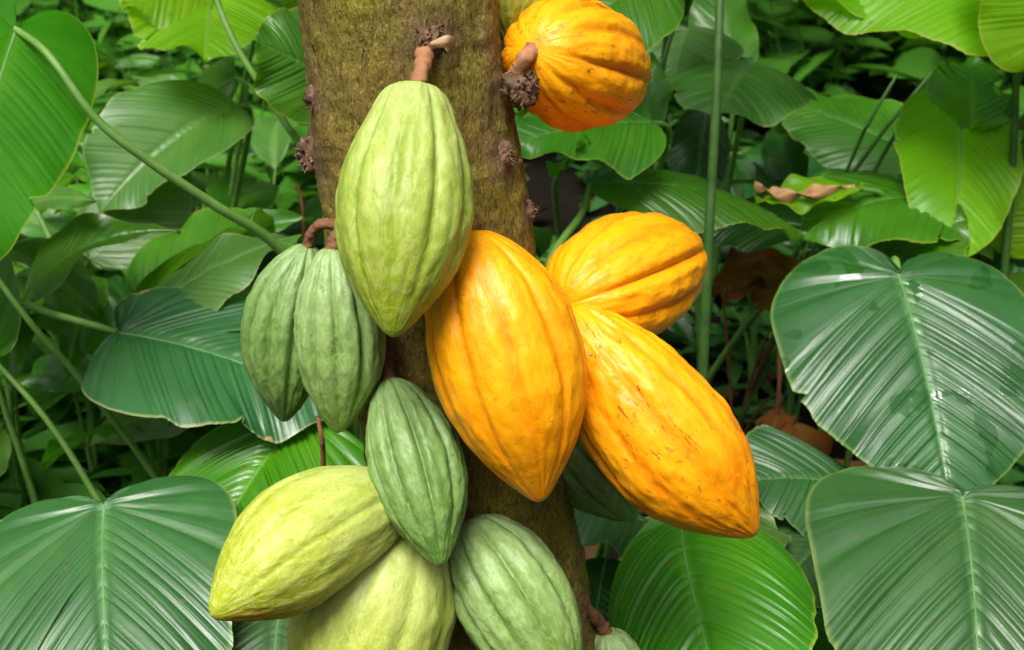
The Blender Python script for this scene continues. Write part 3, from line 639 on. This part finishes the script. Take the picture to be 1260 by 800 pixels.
tall('thin dark slanting stalk, of three in a row the one closest to the lime leaf', [(1148, 95, 1.93), (1110, 155, 1.95), (1068, 225, 2.0)], .0034, M_STEMD, seed=55)
tall('dark slanting stalk between the highest orange pod and the pale sheen leaf', [(845, -20, 1.75), (818, 70, 1.76), (780, 195, 1.8)], .0038, M_STEMD, seed=56)
tall('green stalk slanting down towards the left edge of the trunk', [(255, -30, 1.5), (290, 55, 1.5), (350, 150, 1.52), (412, 250, 1.56)], .0044, M_STEM, seed=57)
tall('slender green stalk crossing the petiole of the wide worn leaf', [(-20, 320, 1.4), (40, 400, 1.42), (110, 480, 1.48), (205, 610, 1.6)], .0040, M_STEM, seed=58)
tall('thin brownish stalk rising behind the wide lower left leaf', [(-10, 440, 1.5), (60, 520, 1.52), (125, 622, 1.56)], .0040, M_STEM, seed=59)
tall('blurred yellowish stalk behind the arching strap leaf', [(30, 230, 1.9), (70, 310, 1.9), (115, 400, 1.95)], .0050, M_STEM, seed=60)
tall('upright brown twig in the dark gap left of the heart-shaped leaf', [(956, 395, 1.9), (959, 470, 1.9), (950, 575, 1.95)], .0036, M_PED, seed=64)
tall('thin red-brown twig under the twin green pods', [(391, 512, 1.22), (396, 545, 1.22), (399, 600, 1.25)], .0026, M_PED, seed=63)
tall('thin brown upright twig left of the trunk', [(366, 225, 2.0), (373, 265, 2.0), (375, 340, 2.05)], .0032, M_PED, seed=61)

# ------------------------------------------------------------------ undergrowth mass
def undergrowth(name, label, zone, count, mat, hmin, hmax, Lr, Wr, stems=True, seed=1):
    rg = np.random.default_rng(seed)
    cs = []; ds = []; Ls = []; parts = []
    k = 0
    while k < count:
        x, y = zone(rg); h = rg.uniform(hmin, hmax)*min(1, max(.3, (y-1.5)/1.3)); lean = rg.normal(0, .12, 2); nl = int(rg.integers(6, 13))
        top = np.array([x+lean[0], y+lean[1], h]); b = np.array([x, y, -.02])
        parts.append(tube(np.array([b, (b+top)/2+np.array([*rg.normal(0, .015, 2), 0]), top]), [.004, .003, .0015], 4, False))
        for i in range(nl):
            t = rg.uniform(.3, 1.0); a = i*2.4+rg.uniform(-.4, .4); z = rg.uniform(-.15, .55)
            cs.append(b+(top-b)*t); ds.append([math.cos(a)*math.sqrt(1-z*z), math.sin(a)*math.sqrt(1-z*z), z]); Ls.append(rg.uniform(*Lr))
        k += 1
    cs = np.array(cs); ds = np.array(ds); Ls = np.array(Ls); mm = len(cs)
    ns = np.tile([0, 0, 1.0], (mm, 1))+rg.normal(0, .35, (mm, 3)); ns -= ds*np.sum(ns*ds, 1)[:, None]; ns /= np.linalg.norm(ns, axis=1)[:, None]
    V, F, mid = blade_block(cs, ds, ns, Ls, Ls*rg.uniform(*Wr, mm), 5, .3); var = np.repeat(rg.random(mm)**2.2, 18)
    sv, sf = join(parts)
    o = mesh_obj(name, np.vstack([V, sv]), np.vstack([F, np.array(sf)+len(V)]), mat, None, {'mid': np.concatenate([mid*.5, np.zeros(len(sv))]), 'vein': np.zeros(len(V)+len(sv)), 'edge': np.zeros(len(V)+len(sv)), 'var': np.concatenate([var, np.zeros(len(sv))])})
    tag(o, label, 'undergrowth', kind='stuff'); return o
def z_left(rg):
    d = rg.uniform(1.75, 4.2); return (-.36*d*rg.uniform(.12, 2.6), d)
def z_right(rg):
    d = rg.uniform(2.0, 5.0); return (.36*d*rg.uniform(.15, 2.4), d)
def z_far(rg):
    d = rg.uniform(4.0, 9.0); return (rg.uniform(-1.1, 1.1)*d, d)
def small_mat(name, a, b):
    return leaf_material(name, a, b, tuple(x*1.6 for x in b), .3, .36)
undergrowth('undergrowth', 'mass of small glossy green leaves left of the trunk', z_left, 1250, small_mat('undergrowth_leaf', (.015, .085, .006), (.048, .185, .011)), .10, .52, (.09, .22), (.2, .36), seed=3)
undergrowth('low_undergrowth', 'sparse dark low plants right of the trunk', z_right, 420, LM['dark'], .06, .26, (.06, .16), (.25, .42), seed=4)
undergrowth('far_undergrowth', 'distant dense green undergrowth behind everything', z_far, 1500, small_mat('far_undergrowth_leaf', (.018, .095, .007), (.055, .20, .012)), .2, .8, (.14, .3), (.25, .42), seed=5)

# individual narrow-leaved plants tangled into the undergrowth
tr = random.Random(77)
def tuft(label, px, d, n_, mats, Lr, group):
    c = P(px, 400, d); e = empty('narrow_leaf_plant', (c[0], c[1], 0.0)); tag(e, label, 'plant', group); top = CAM[2]-d*.12
    for i in range(n_):
        a = tr.uniform(0, 6.28); L = tr.uniform(*Lr); h = tr.uniform(.18, .62)*top; rad_ = tr.uniform(.03, .12)
        Bp = np.array([c[0]+math.cos(a)*rad_, c[1]+math.sin(a)*rad_, h]); up = tr.uniform(-.35, .5)
        leaf3(e, Bp, Bp+np.array([math.cos(a)*L, math.sin(a)*L, up*L]), L*tr.uniform(.24, .42), np.array([tr.gauss(0, .25), -.25+tr.gauss(0, .2), 1.0]), 'lance', tr.choice(mats), tr.uniform(.4, 1.3), tr.uniform(.1, .6), tr.uniform(0, .5), 12, .012, .004, 3, 5, tr.randrange(999), None, .0024, None, 0.0, 1.0, False)
for px, d in ((-40, 2.0), (40, 2.3), (100, 2.0), (150, 2.7), (200, 2.2), (250, 2.6), (300, 2.1), (345, 2.5), (60, 2.8), (0, 1.9), (180, 1.95), (270, 3.0), (120, 3.2), (330, 2.9)):
    tuft('narrow-leaved green plant tangled in the undergrowth left of the trunk', px, d, 7, ['mid', 'dark', 'mid', 'grey', 'bright'], (.16, .3), 'narrow-leaved plants left of the trunk')
for px, d in ((700, 2.4), (780, 2.6), (850, 2.9), (930, 2.5), (980, 2.2), (1060, 2.8), (1130, 2.4), (1220, 2.6)):
    tuft('dark narrow-leaved plant in the shade right of the trunk', px, d, 6, ['dark', 'dark', 'mid'], (.14, .26), 'narrow-leaved plants right of the trunk')

# ------------------------------------------------------------------ fallen leaves
def fallen_mesh(seed, mat):
    rr = random.Random(seed); L = rr.uniform(.12, .2); W = L*rr.uniform(.3, .45); nu, nv = 10, 7; V = []; ve = []
    c1, c2 = rr.uniform(-1.2, 1.6), rr.uniform(-.8, 1.5)
    for i in range(nu):
        t = i/(nu-1); hw = W*.5*math.sin(math.pi*min(.99, max(.02, t))**.85)**.8
        for j in range(nv):
            s_ = j/(nv-1)*2-1
            V.append((L*(t-.5), s_*hw, .02+.08*c1*L*(2*t-1)**2+.25*c2*hw*s_*s_+.004*math.sin(9*t+3*s_+seed))); ve.append(1.0 if j == 3 else 0)
    me = bpy.data.meshes.new('fallen_leaf'); me.from_pydata(V, [], grid_faces(nu, nv).tolist()); me.materials.append(mat)
    a = me.attributes.new('vein', 'FLOAT', 'POINT'); a.data.foreach_set('value', ve)
    me.polygons.foreach_set('use_smooth', [True]*len(me.polygons)); return me
FM = [fallen_mesh(i, M_LIT if i % 4 else M_LITP) for i in range(9)]
def ray_ground(px, py):
    b = (400-py)/FPX; dz = -math.sin(PITCH)+b*math.cos(PITCH); return P(px, py, -1.0/dz)
fr = random.Random(11); nfl = 0
for (x0, x1, y0, y1, cnt) in ((870, 980, 318, 385, 9), (900, 1080, 440, 600, 8), (690, 760, 250, 420, 2), (1040, 1240, 380, 640, 5), (820, 900, 120, 240, 3)):
    for i in range(cnt):
        q = ray_ground(fr.uniform(x0, x1), fr.uniform(y0, y1))
        fi = fr.randrange(9); o = bpy.data.objects.new('fallen_leaf', FM[fi]); COL.objects.link(o)
        o.location = (q[0], q[1], .004+.012*fr.random()); o.rotation_euler = (fr.gauss(0, .12), fr.gauss(0, .12), fr.uniform(0, 6.28)); o.scale = [fr.uniform(.6, 1.25)]*3
        tag(o, 'dark brown dry fallen leaf on the soil behind the orange pods' if fi % 4 else 'pale tan dry fallen leaf on the soil behind the orange pods', 'fallen leaf', 'fallen leaves on the soil')
rg = np.random.default_rng(21); mm = 900
d = rg.uniform(1.0, 9.0, mm); cs = np.stack([d*rg.uniform(-.6, .6, mm), d, rg.uniform(.004, .03, mm)], 1)
a = rg.uniform(0, 6.28, mm); ds = np.stack([np.cos(a), np.sin(a), rg.normal(.1, .12, mm)], 1); ns = np.tile([0, 0, 1.0], (mm, 1))+rg.normal(0, .25, (mm, 3)); ns -= ds*np.sum(ns*ds, 1)[:, None]; ns /= np.linalg.norm(ns, axis=1)[:, None]
V, F, mid = blade_block(cs, ds, ns, rg.uniform(.06, .15, mm), rg.uniform(.025, .06, mm), 4, .1)
tag(mesh_obj('leaf_litter', V, F, litter_material('rotting_leaf', (.04, .02, .008), (.10, .05, .018)), None, {'vein': mid}), 'carpet of small dry brown leaves over the soil', 'leaf litter', kind='stuff')
# dry curled leaf lying on the green leaves behind the round pod
p = empty('dry_leaf', P(990, 242, 1.75)); tag(p, 'curled tan dry leaf caught on the green leaves behind the round orange pod', 'dry leaf')
pp = catmull([P(928, 228, 1.72), P(958, 240, 1.71), P(1000, 238, 1.71), P(1052, 228, 1.74)], 24); V = []; ve = []
for i, c in enumerate(pp):
    t = i/23; hw = .011*math.sin(math.pi*max(.03, min(.97, t)))**.6*(1+.3*math.sin(t*31))
    for j in range(9):
        s_ = j/8*2-1; V.append(c+UP*(hw*s_*.7+.004*math.sin(t*17+s_*2))-FW*(hw*(1-s_*s_)*.8+.003*math.sin(t*11))); ve.append(1.0 if j == 4 else 0)
mesh_obj('blade', V, grid_faces(24, 9), M_LITP, p, {'vein': ve}, origin=np.array(p.location))

# ------------------------------------------------------------------ unseen foliage added around and overhead to block light
def forest(name, label, count, seed):
    rg = np.random.default_rng(seed); cs = []; ds = []; 
    a = rg.uniform(0, 2*math.pi, count); r = rg.uniform(8.5, 12, count); z = rg.uniform(.1, 1, count)**.9*5.2
    lump = np.array([mnoise.noise(Vector((math.cos(t)*3, math.sin(t)*3, q*.6))) for t, q in zip(a, z)])
    r = r+lump*1.5; cs = np.stack([np.cos(a)*r, np.sin(a)*r+1, z], 1)
    ds = rand_dirs(count, -.6, .3); ns = rand_dirs(count, .3, 1); ns -= ds*np.sum(ns*ds, 1)[:, None]; ns /= np.linalg.norm(ns, axis=1)[:, None]
    V, F, mid = blade_block(cs, ds, ns, rg.uniform(.35, .8, count), rg.uniform(.14, .3, count), 4)
    z0 = np.zeros(len(V)); o = mesh_obj(name, V, F, LM['dark'], None, {'mid': mid*.5, 'vein': z0, 'edge': z0}); tag(o, label, 'forest', kind='stuff')
forest('light_blocking_forest', 'dense forest foliage added out of view around the clearing to block horizon light', 9000, 31)  # unseen foliage ring added to cut light from the horizon

m_ = 4200; rg = np.random.default_rng(41); cs = np.stack([rg.uniform(-7, 7, m_), rg.uniform(3.3, 10, m_), rg.uniform(2.5, 4.6, m_)], 1)  # overhead leaves out of view, added to shade the background
cs[:80] = np.stack([rg.uniform(-3, 3, 80), rg.uniform(1.9, 3.3, 80), rg.uniform(2.4, 3.3, 80)], 1)
ds = rand_dirs(m_, -.6, .2); ns = rand_dirs(m_, .5, 1); ns -= ds*np.sum(ns*ds, 1)[:, None]; ns /= np.linalg.norm(ns, axis=1)[:, None]
V, F, mid = blade_block(cs, ds, ns, rg.uniform(.35, .6, m_), rg.uniform(.15, .26, m_), 4); z0 = np.zeros(len(V))
tag(mesh_obj('added_shade_canopy', V, F, LM['dark'], None, {'mid': mid*.5, 'vein': z0, 'edge': z0}), 'unseen leaf canopy added to shade the undergrowth behind the cacao tree', 'canopy', kind='stuff')
